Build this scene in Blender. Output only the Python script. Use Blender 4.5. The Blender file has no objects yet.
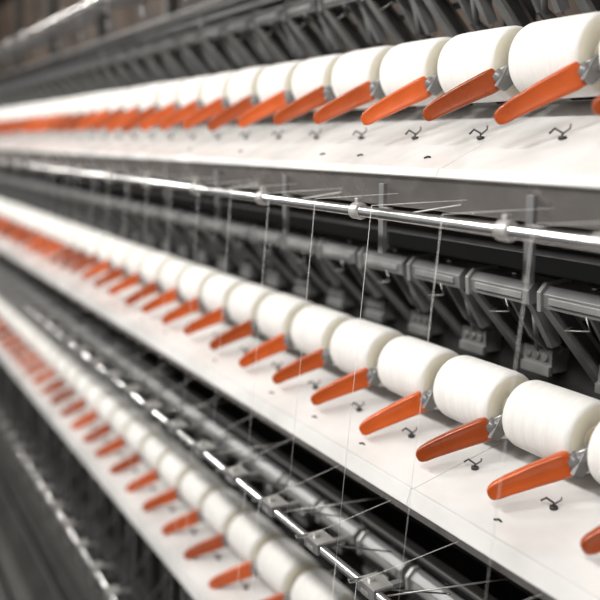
import bpy, bmesh, math, random
from mathutils import Vector, Matrix
random.seed(4)
P=0.25; F=850.0
NN=range(-3,42)

def mat(name, col, rough=0.5, metal=0.0, noise=0.0, nscale=8.0, bump=0.0, bscale=60, island=0.0, coat=0.0, stretch=None, dist=.002, sheen=0):
    m=bpy.data.materials.new(name); m.use_nodes=True
    nt=m.node_tree; b=nt.nodes['Principled BSDF']
    b.inputs['Base Color'].default_value=(*col,1); b.inputs['Roughness'].default_value=rough
    b.inputs['Metallic'].default_value=metal
    b.inputs['Coat Weight'].default_value=coat
    b.inputs['Sheen Weight'].default_value=sheen
    tc=nt.nodes.new('ShaderNodeTexCoord'); mp=nt.nodes.new('ShaderNodeMapping')
    nt.links.new(tc.outputs['Object'],mp.inputs['Vector'])
    if stretch: mp.inputs['Scale'].default_value=stretch
    last=None
    if noise>0:
        n=nt.nodes.new('ShaderNodeTexNoise'); n.inputs['Scale'].default_value=nscale; n.inputs['Detail'].default_value=4
        nt.links.new(mp.outputs[0],n.inputs['Vector'])
        r=nt.nodes.new('ShaderNodeValToRGB')
        r.color_ramp.elements[0].position=.3; r.color_ramp.elements[1].position=.7
        r.color_ramp.elements[0].color=(*[c*(1-noise) for c in col],1)
        r.color_ramp.elements[1].color=(*[min(1,c*(1+noise*.5)) for c in col],1)
        nt.links.new(n.outputs['Fac'],r.inputs['Fac']); last=r.outputs['Color']
        mr=nt.nodes.new('ShaderNodeMapRange'); mr.inputs['To Min'].default_value=max(0.05,rough-.1); mr.inputs['To Max'].default_value=min(1,rough+.15)
        nt.links.new(n.outputs['Fac'],mr.inputs['Value']); nt.links.new(mr.outputs[0],b.inputs['Roughness'])
    if island>0:
        g=nt.nodes.new('ShaderNodeNewGeometry')
        mr2=nt.nodes.new('ShaderNodeMapRange'); mr2.inputs['To Min'].default_value=1-island; mr2.inputs['To Max'].default_value=1.0
        nt.links.new(g.outputs['Random Per Island'],mr2.inputs['Value'])
        mx=nt.nodes.new('ShaderNodeVectorMath'); mx.operation='SCALE'
        if last: nt.links.new(last,mx.inputs[0])
        else: mx.inputs[0].default_value=col
        nt.links.new(mr2.outputs[0],mx.inputs['Scale']); last=mx.outputs[0]
    if last: nt.links.new(last,b.inputs['Base Color'])
    if bump>0:
        n2=nt.nodes.new('ShaderNodeTexNoise'); n2.inputs['Scale'].default_value=bscale
        nt.links.new(mp.outputs[0],n2.inputs['Vector'])
        bp=nt.nodes.new('ShaderNodeBump'); bp.inputs['Strength'].default_value=bump; bp.inputs['Distance'].default_value=dist
        nt.links.new(n2.outputs['Fac'],bp.inputs['Height']); nt.links.new(bp.outputs[0],b.inputs['Normal'])
    return m
M=dict(
 yarn=mat('yarn_white',(.82,.81,.785),.95,noise=.07,nscale=6,bump=.8,bscale=45,island=.10,stretch=(14,1,1),sheen=.1),
 yarnend=mat('yarn_end_cream',(.74,.70,.59),.9,bump=.4,bscale=120),
 tube=mat('paper_tube',(.50,.42,.30),.7),
 orange=mat('orange_plastic',(.63,.105,.013),.28,noise=.2,nscale=9,island=.58,coat=.3),
 tray=mat('tray_white_enamel',(.68,.675,.665),.16,noise=.18,nscale=4,bump=.7,bscale=5,dist=.010),
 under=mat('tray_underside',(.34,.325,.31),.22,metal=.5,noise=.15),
 chrome=mat('rail_steel',(.80,.80,.80),.2,metal=.95,noise=.1,nscale=12),
 clamp=mat('clamp_cast',(.60,.59,.57),.35,metal=.6,noise=.2,nscale=25),
 gray=mat('housing_gray',(.20,.20,.202),.32,metal=.15,noise=.22,nscale=14),
 lgray=mat('arm_light_gray',(.31,.31,.305),.32,metal=.3,noise=.25,nscale=14),
 dark=mat('frame_dark',(.040,.038,.036),.5,noise=.3,nscale=5),
 black=mat('black_rubber',(.012,.012,.012),.45),
 steel=mat('steel_small',(.42,.42,.41),.35,metal=.8,noise=.2,nscale=30),
 thread=mat('thread_white',(.85,.85,.83),.8),
 back=mat('back_panel_brown',(.070,.046,.031),.7,noise=.8,nscale=4),
 floor=mat('floor_concrete',(.026,.023,.021),.55,noise=.3,nscale=2),
 ceil=mat('ceiling_paint',(.30,.29,.27),.8,noise=.1),
)

class B:
    def __init__(s): s.bm=bmesh.new(); s.mats=[]
    def mi(s,k):
        if k not in s.mats: s.mats.append(k)
        return s.mats.index(k)
    def face(s,vs,k,smooth=False):
        try:
            f=s.bm.faces.new(vs); f.material_index=s.mi(k); f.smooth=smooth
        except ValueError: pass
    def prism(s,x0,x1,poly,k):
        a=[s.bm.verts.new((x0,y,z)) for y,z in poly]; b=[s.bm.verts.new((x1,y,z)) for y,z in poly]
        n=len(poly)
        s.face(a,k); s.face(b[::-1],k)
        for i in range(n): s.face([a[i],b[i],b[(i+1)%n],a[(i+1)%n]],k)
    def box(s,c,h,k,mtx=None):
        c=Vector(c); v=[]
        for sx in(-1,1):
            for sy in(-1,1):
                for sz in(-1,1):
                    o=Vector((sx*h[0],sy*h[1],sz*h[2]))
                    if mtx: o=mtx@o
                    v.append(s.bm.verts.new(c+o))
        for q in((0,1,3,2),(4,6,7,5),(0,4,5,1),(2,3,7,6),(0,2,6,4),(1,5,7,3)): s.face([v[i] for i in q],k)
    def lathe(s,c,prof,k,seg=32,axis='X',mats=None):
        c=Vector(c); rings=[]
        for (x,r) in prof:
            ring=[]
            for i in range(seg):
                a=2*math.pi*i/seg; ca,sa=math.cos(a)*r,math.sin(a)*r
                o={'X':(x,ca,sa),'Y':(sa,x,ca),'Z':(ca,sa,x)}[axis]
                ring.append(s.bm.verts.new(c+Vector(o)))
            rings.append(ring)
        for j in range(len(rings)-1):
            kk=mats[j] if mats else k
            for i in range(seg):
                s.face([rings[j][i],rings[j][(i+1)%seg],rings[j+1][(i+1)%seg],rings[j+1][i]],kk,True)
        s.face(rings[0],mats[0] if mats else k); s.face(rings[-1],mats[-1] if mats else k)
    def tube(s,pts,r,k,seg=8):
        pts=[Vector(p) for p in pts]; rings=[]
        for i,p in enumerate(pts):
            d=(pts[min(i+1,len(pts)-1)]-pts[max(i-1,0)]).normalized()
            u=d.orthogonal().normalized() if abs(d.z)>.9 else d.cross(Vector((0,0,1))).normalized()
            w=d.cross(u)
            rings.append([s.bm.verts.new(p+(u*math.cos(2*math.pi*j/seg)+w*math.sin(2*math.pi*j/seg))*r) for j in range(seg)])
        for a,b in zip(rings,rings[1:]):
            for i in range(seg): s.face([a[i],a[(i+1)%seg],b[(i+1)%seg],b[i]],k,True)
        s.face(rings[0],k); s.face(rings[-1],k)
    def spring(s,a,b,R,r,k,turns=9):
        a=Vector(a); b=Vector(b); d=(b-a).normalized(); u=d.orthogonal().normalized(); w=d.cross(u)
        pts=[]
        for i in range(turns*6+1):
            t=i/(turns*6); an=2*math.pi*turns*t
            pts.append(a+(b-a)*t+(u*math.cos(an)+w*math.sin(an))*R)
        s.tube(pts,r,k,4)
    def obj(s,name,parent=None,bevel=0):
        bmesh.ops.recalc_face_normals(s.bm,faces=s.bm.faces)
        me=bpy.data.meshes.new(name); s.bm.to_mesh(me); s.bm.free()
        for k in s.mats: me.materials.append(M[k])
        o=bpy.data.objects.new(name,me); bpy.context.scene.collection.objects.link(o)
        if parent: o.parent=parent
        if bevel:
            m=o.modifiers.new('bevel','BEVEL'); m.width=bevel; m.segments=2; m.limit_method='ANGLE'; m.angle_limit=.6
        return o

def empty(name):
    e=bpy.data.objects.new(name,None); bpy.context.scene.collection.objects.link(e); return e

def handle(b,root,tip):
    root=Vector(root); tip=Vector(tip); d=(tip-root); L=d.length; d.normalize()
    side=d.cross(Vector((0,0,1))).normalized(); up=side.cross(d).normalized()
    if up.z<0: up=-up
    secs=[(0,.022,.010,0),(.02,.0265,.013,0),(.12,.0275,.014,0),(.45,.0245,.013,.002),(.78,.0205,.012,.002),(.90,.0185,.011,0),(.96,.015,.009,-.001),(.99,.010,.006,-.002),(1,.004,.003,-.002)]
    rings=[]
    for t,h,w,off in secs:
        ring=[]
        for i in range(20):
            a=2*math.pi*i/20; ca,sa=math.cos(a),math.sin(a)
            e=.38
            x=math.copysign(abs(ca)**e,ca)*w; y=math.copysign(abs(sa)**e,sa)*h
            if abs(sa)<.35 and .05<t<.93: x*=.80
            ring.append(b.bm.verts.new(root+d*(L*t)+side*x+up*(y+off)))
        rings.append(ring)
    for p,q in zip(rings,rings[1:]):
        for i in range(20): b.face([p[i],p[(i+1)%20],q[(i+1)%20],q[i]],'orange',True)
    b.face(rings[0],'orange'); b.face(rings[-1],'orange')

rows=[
 dict(C=(1.48,1.00),xo=0.0,   lip=(1.24,.76), rail=(1.16,.62), step=2,fl=.03),
 dict(C=(1.416,.169),xo=-.081,lip=(1.175,-.070),rail=(1.089,-.1675),step=2,fl=.014),
 dict(C=(1.368,-.622),xo=0.0, lip=(1.12,-.805),rail=(1.010,-1.017),step=1,fl=.034),
 dict(C=(1.296,-1.485),xo=-.125,lip=(1.05,-1.625),rail=(.925,-1.948),step=1,fl=.034),
]
mach=empty('yarn_winding_machine')
XL=-(41*P)-1.6; XR=.0
XG0=-1.185+P
for ri,R in enumerate(rows):
    Yc,Zc=R['C']; ly,lz=R['lip']; ry,rz=R['rail']; fl_=R['fl']
    full=ri>0
    pk=B(); hd=B(); br=B(); hs=B(); gd=B(); cl=B(); ar=B()
    sl=(Zc-.109-lz)/(Yc+.05-ly)
    for n in NN:
        xg=XG0-n*P+R['xo']; xc=xg-P/2+.022
        if xg>-.15: continue
        if full:
            r=.0832*random.uniform(.965,1.02); h=.1005
            prof=[(-h-.008,.018),(-h-.008,.022),(-h+.004,.022),(-h+.001,.030),(-h-.003,r*.6),(-h,r*.90),(-h+.004,r*.96),(-h+.012,r*.995),(-h+.03,r*1.006),(0,r*1.010),(h-.03,r*1.006),(h-.012,r*.995),(h-.004,r*.96),(h,r*.90),(h+.003,r*.6),(h-.001,.030),(h-.004,.022),(h+.008,.022),(h+.008,.018)]
            ms=['tube','tube','yarnend','yarnend','yarnend']+['yarn']*8+['yarnend','yarnend','yarnend','tube','tube']
            pk.lathe((xc,Yc,Zc),prof,'yarn',44,'X',ms)
            j=random.uniform(-.009,.009); jx=random.uniform(-.007,.007)
            root=Vector((xg+.002,Yc-.066,Zc-.038+j*.3)); tip=Vector((xg-.100+jx,Yc-.198,Zc-.127+j))
            handle(hd,root,tip)
            d=(tip-root).normalized()
            br.tube([root+d*.01,root-d*.035],.0155,'gray',10)
            br.tube([root+d*.006,root-d*.012],.0185,'gray',10)
            br.tube([root+d*.004+Vector((0,0,.014)),root-d*.05+Vector((0,.0,.014))],.005,'steel',6)
            br.prism(xg+.014,xg+.024,[(Yc-.085,Zc-.055),(Yc-.06,Zc-.015),(Yc-.01,Zc+.022),(Yc+.12,Zc+.03),(Yc+.14,Zc),(Yc+.03,Zc-.02),(Yc-.01,Zc-.03),(Yc-.06,Zc-.065)],'gray')
            br.lathe((xg+.022,Yc,Zc),[(-.018,.02),(-.01,.022),(.01,.022),(.018,.02)],'steel',16)
            ar.lathe((xc,Yc+.130,Zc-.045),[(-.08,.035),(-.078,.05),(.078,.05),(.08,.035)],'black',24)
            tz=lambda y:lz+sl*(y-ly)
            hy=Yc-.090; hx=xg-.02
            gd.tube([(hx,hy,tz(hy)),(hx,hy,tz(hy)+.013),(hx-.012,hy-.010,tz(hy)+.022),(hx-.024,hy-.012,tz(hy)+.012)],.0026,'dark',6)
            gd.tube([(hx,hy,tz(hy)+.010),(hx+.012,hy+.008,tz(hy)+.022),(hx+.017,hy+.004,tz(hy)+.030)],.0024,'gray',6)
            gd.lathe((hx,hy,tz(hy)+.003),[(-.003,.009),(.003,.009),(.004,.006)],'dark',12,'Z')
            if random.random()<.5:
                q=random.uniform(-.02,.05)
                gd.tube([(hx-.10+q,ly+.05,tz(ly+.05)+.002),(hx-.092+q,ly+.056,tz(ly+.056)+.003),(hx-.083+q,ly+.055,tz(ly+.055)+.002)],.0024,'black',6)
        if full:
            by,bz=Yc+.075,Zc+.262
            hx0,hx1=xc-.105,xc+.100
            hs.prism(hx0,hx1,[(by-.035,bz-.022),(by-.04,bz+.012),(by-.022,bz+.03),(by+.045,bz+.034),(by+.05,bz-.018)],'gray')
            hs.prism(hx0-.012,hx0,[(by-.044,bz-.030),(by-.048,bz+.016),(by-.026,bz+.038),(by+.05,bz+.042),(by+.055,bz-.024)],'lgray')
            hs.prism(hx0+.02,hx1-.02,[(by-.043,bz-.010),(by-.043,bz+.006),(by-.03,bz+.006),(by-.03,bz-.010)],'lgray')
            hs.lathe((xc,by+.01,bz+.034),[(-.002,.008),(.004,.008),(.006,.005)],'steel',10,'Z')
            gx=hx0-.002
            ar.prism(gx-.012,gx+.016,[(by-.038,bz-.015),(by+.03,bz-.015),(by+.235,bz-.22),(by+.20,bz-.26),(by+.165,bz-.235)],'lgray')
            ar.prism(gx+.016,gx+.024,[(by-.02,bz-.022),(by+.02,bz-.022),(by+.20,bz-.215),(by+.185,bz-.225)],'dark')
            ar.prism(hx1-.03,hx1-.012,[(by-.02,bz-.018),(by+.03,bz-.018),(by+.09,bz-.13),(by+.06,bz-.14)],'gray')
            ar.tube([(hx1-.02,by+.0,bz-.03),(hx0+.05,by+.16,bz-.20)],.009,'lgray',8)
            ar.prism(xc-.002,xc+.008,[(by-.01,bz-.02),(by+.025,bz-.02),(by+.10,bz-.12),(by+.155,bz-.15),(by+.14,bz-.18),(by+.07,bz-.13)],'gray')
            ar.box((xc-.03,by+.16,bz-.20),(.05,.03,.030),'gray')
            ar.box((xc-.03,by+.127,bz-.225),(.05,.006,.012),'lgray')
            for q in(-.06,-.03,0.0): ar.lathe((xc+q,by+.128,bz-.19),[(-.006,.010),(.004,.010)],'steel',8,'Y')
            if n<24:
                ar.spring((xc+.045,by+.02,bz-.03),(xc+.03,by+.15,bz-.17),.007,.0016,'steel')
            ar.tube([(xc+.02,by-.035,bz-.02),(xc+.03,by-.03,bz-.05),(xc-.05,by-.02,bz-.065),(xc-.06,by+.02,bz-.06)],.0022,'steel',6)
        if n%R['step']==0:
            k='clamp'; X=xg-.165 if R['step']==2 else xg-.05
            cl.lathe((X,ry,rz),[(-.016,.015),(-.014,.020),(.014,.020),(.016,.015)],k,20)
            cl.box((X,ry,rz+.022),(.006,.007,.008),k)
            cl.box((X,ry+.045,rz-.004),(.009,.04,.006),'gray')
            if R['step']==2:
                cl.box((X-.03,ry+.09,rz-.025),(.010,.006,.085),'gray')
                cl.box((X-.013,ry+.088,rz-.004),(.02,.006,.008),'gray')
        if R['step']==1:
            X=xg-.05
            cl.box((X+.005,ry+.008,rz+.020),(.034,.026,.003),'clamp')
            cl.box((X+.005,ry-.016,rz+.006),(.034,.003,.014),'gray')
            cl.tube([(X-.02,ry-.01,rz+.022),(X-.02,ry-.05,rz+.03),(X-.005,ry-.055,rz+.03),(X-.002,ry-.035,rz+.03)],.002,'steel',6)
    if full:
        pk.obj('yarn_package_row')
        hd.obj('orange_cradle_handles',mach)
        br.obj('cradle_brackets',mach)
        gd.obj('tray_yarn_guides',mach)
        hs.obj('tension_housings',mach,.003)
        ar.obj('support_arms',mach)
        t=B()
        yb=Yc+.10; zb=lz+sl*(yb-ly)
        pts=[(yb,zb+.03),(yb,zb),(ly+.014,lz+sl*.014),(ly+.012,lz+.005),(ly+.006,lz+.005),(ly-.006,lz-fl_),(ly-.002,lz-fl_-.004),(ly+.008,lz-.008),(yb+.004,zb-.006),(yb+.004,zb+.03)]
        seg=P*6; xx=XR
        while xx>XL:
            t.prism(max(XL,xx-seg)+.0012,xx,pts,'tray'); xx-=seg
        t.obj('package_tray',mach,.0015)
        u=B()
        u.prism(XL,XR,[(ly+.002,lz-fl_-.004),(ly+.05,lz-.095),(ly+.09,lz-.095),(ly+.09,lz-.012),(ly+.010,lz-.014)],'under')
        u.prism(XL,XR,[(ly+.09,lz-.08),(ly+.26,lz-.085),(ly+.26,lz-.03),(ly+.09,lz-.02)],'dark')
        u.obj('tray_underside',mach,.002)
    rl=B()
    rl.lathe(((XL+XR)/2,ry,rz),[(-(XR-XL)/2,.0125),((XR-XL)/2,.0125)],'chrome',28)
    rl.obj('guide_rail',mach)
    cl.obj('rail_clamps',mach,.001)
    if full:
        lb=B()
        pc='dark' if ri==3 else 'gray'
        for (y,z,hy_,hz_,k) in [(Yc+.10,Zc+.342,.04,.028,'black'),(Yc+.26,Zc+.30,.03,.03,'dark'),(Yc+.29,Zc+.02,.03,.045,'dark'),(Yc+.10,Zc+.245,.012,.012,'dark'),(Yc+.18,Zc-.16,.05,.03,'dark')]:
            lb.box(((XL+XR)/2,y,z),((XR-XL)/2,hy_,hz_),k)
        lb.lathe(((XL+XR)/2,Yc+.130,Zc-.045),[(-(XR-XL)/2,.012),((XR-XL)/2,.012)],'steel',12)
        lb.lathe(((XL+XR)/2,Yc+.02,Zc+.37),[(-(XR-XL)/2,.008),((XR-XL)/2,.008)],pc,12)
        lb.lathe(((XL+XR)/2,Yc+.20,Zc+.20),[(-(XR-XL)/2,.010),((XR-XL)/2,.010)],pc,12)
        lb.obj('longitudinal_beams',mach,.002)

th=B()
for ri in (1,2):
    A=rows[ri]; C=rows[ri+1]
    for n in NN:
        xa=XG0-n*P+A['xo']-.165+.10
        if xa>-.9: continue
        xb=xa-.01
        if ri==1 or n%2==0:
            th.tube([(xa,A['rail'][0]-.03,A['rail'][1]+.02),(xb,C['rail'][0]-.03,C['rail'][1]+.03)],.0005,'thread',5)
        if ri==1 and n%2==0:
            D=rows[3]
            th.tube([(xb,C['rail'][0]-.03,C['rail'][1]+.03),(xb-.01,D['rail'][0]-.03,D['rail'][1]+.03)],.0005,'thread',5)
        th.tube([(xa,A['rail'][0]-.03,A['rail'][1]+.02),(xa+.16,A['lip'][0]+.02,A['lip'][1]-.06)],.0005,'thread',5)
        if n%2==0:
            th.tube([(xa+.05,A['rail'][0],A['rail'][1]),(xa+.20,A['rail'][0]+.26,A['rail'][1]+.05)],.0022,'steel',6)
        if ri==2:
            th.tube([(xa+.02,A['rail'][0]+.02,A['rail'][1]+.0),(xa-.02,A['rail'][0]+.26,A['rail'][1]-.10)],.0022,'steel',6)
th.obj('yarn_threads',mach)

fr=B()
for i in range(8):
    x=-.55-i*1.5
    fr.prism(x-.03,x+.03,[(1.78,-2.9),(1.86,-2.9),(1.98,1.5),(1.90,1.5)],'dark')
    for R in rows[1:]:
        Yc,Zc=R['C']
        fr.prism(x-.012,x+.012,[(Yc+.06,Zc-.15),(Yc+.06,Zc-.23),(1.85,Zc-.20),(1.85,Zc-.10)],'gray')
        fr.prism(x-.012,x+.012,[(Yc+.06,Zc+.30),(Yc+.06,Zc+.36),(1.9,Zc+.38),(1.9,Zc+.28)],'gray')
    fr.prism(x-.01,x+.01,[(1.15,.60),(1.15,.64),(1.9,.90),(1.9,.84)],'gray')
fr.obj('frame_uprights',mach,.003)
bp_=B()
bp_.prism(XL,XR,[(2.0,-2.9),(2.03,-2.9),(2.14,1.6),(2.11,1.6)],'back')  # dark backdrop standing in for the other machines blurred behind
bp_.obj('rear_backdrop',mach)
bs=B()
bs.prism(XL,XR,[(.55,-2.9),(.55,-2.78),(.85,-2.70),(1.0,-2.45),(1.08,-2.36),(1.9,-2.36),(1.9,-2.9)],'dark')
bs.prism(XL,XR,[(.93,-2.20),(.93,-2.25),(1.15,-2.25),(1.15,-2.18)],'dark')
for n in NN:
    x=XG0-n*P
    bs.box((x,1.25,-2.05),(.05,.05,.14),'dark'); bs.box((x,1.04,-2.16),(.03,.05,.04),'gray')
    bs.tube([(x,1.0,-2.2),(x+.1,1.2,-1.9)],.01,'dark',8)
bs.lathe(((XL+XR)/2,.86,-2.32),[(-(XR-XL)/2,.012),((XR-XL)/2,.012)],'dark',12)
bs.lathe(((XL+XR)/2,.70,-2.60),[(-(XR-XL)/2,.015),((XR-XL)/2,.015)],'dark',12)
bs.obj('machine_base',mach,.003)

fl=B(); fl.box((-5,0,-2.95),(12,6,.05),'floor'); fl.obj('floor')
ce=B(); ce.box((-5,0,3.05),(12,6,.05),'ceil'); ce.obj('ceiling')
wb=B(); wb.box((-5,6.05,.05),(12,.05,3.05),'back'); wb.obj('wall_back')
wl=B(); wl.box((-17.05,0,.05),(.05,6,3.05),'back'); wl.obj('wall_left')

M['lampglass']=mat('lamp_diffuser',(.9,.9,.9),.4)
nt=M['lampglass'].node_tree.nodes['Principled BSDF']; nt.inputs['Emission Color'].default_value=(1,.99,.97,1); nt.inputs['Emission Strength'].default_value=3
LY=-1.25; LZ=2.2
for i in range(6):
    x=.4-i*2.3
    e=empty('fluorescent_ceiling_lamp')
    lb=B(); lb.prism(x-.75,x+.75,[(LY-.25,LZ+.03),(LY-.15,LZ+.13),(LY+.15,LZ+.13),(LY+.25,LZ+.03)],'ceil'); lb.obj('housing',e)
    lg=B(); lg.prism(x-.72,x+.72,[(LY-.2,LZ+.015),(LY-.2,LZ+.03),(LY+.2,LZ+.03),(LY+.2,LZ+.015)],'lampglass'); lg.obj('diffuser',e)
    lr=B(); lr.tube([(x-.5,LY,LZ+.13),(x-.5,LY,3.0)],.008,'steel'); lr.tube([(x+.5,LY,LZ+.13),(x+.5,LY,3.0)],.008,'steel'); lr.obj('hanger_rods',e)
    L=bpy.data.lights.new('tube_light','AREA'); L.shape='RECTANGLE'; L.size=1.4; L.size_y=.35; L.energy=92; L.color=(1,.972,.93)
    lo=bpy.data.objects.new('tube_light',L); bpy.context.scene.collection.objects.link(lo); lo.location=(x,LY,LZ-.09); lo.parent=e
    lo.rotation_euler=(math.radians(40),0,0)

w=bpy.data.worlds.new('World'); bpy.context.scene.world=w; w.use_nodes=True
w.node_tree.nodes['Background'].inputs['Color'].default_value=(1,.985,.96,1)
w.node_tree.nodes['Background'].inputs['Strength'].default_value=.34

tilt=math.atan(162/F); yaw=math.atan(480/math.sqrt(F*F+162*162))
cy,sy=math.cos(yaw),math.sin(yaw)
Fh=Vector((-cy,sy,0)); Rv=Vector((sy,cy,0))
Fv=Fh*math.cos(tilt)-Vector((0,0,1))*math.sin(tilt)
Uv=Fh*math.sin(tilt)+Vector((0,0,1))*math.cos(tilt)
cam=bpy.data.cameras.new('camera'); co=bpy.data.objects.new('camera',cam); bpy.context.scene.collection.objects.link(co)
m=Matrix((Rv,Uv,-Fv)).transposed().to_4x4(); co.matrix_world=m
cam.sensor_width=36; cam.lens=F/600*36; cam.clip_start=.05
cam.dof.use_dof=True; cam.dof.focus_distance=1.95; cam.dof.aperture_fstop=1.3
bpy.context.scene.camera=co
bpy.context.scene.view_settings.view_transform='Standard'
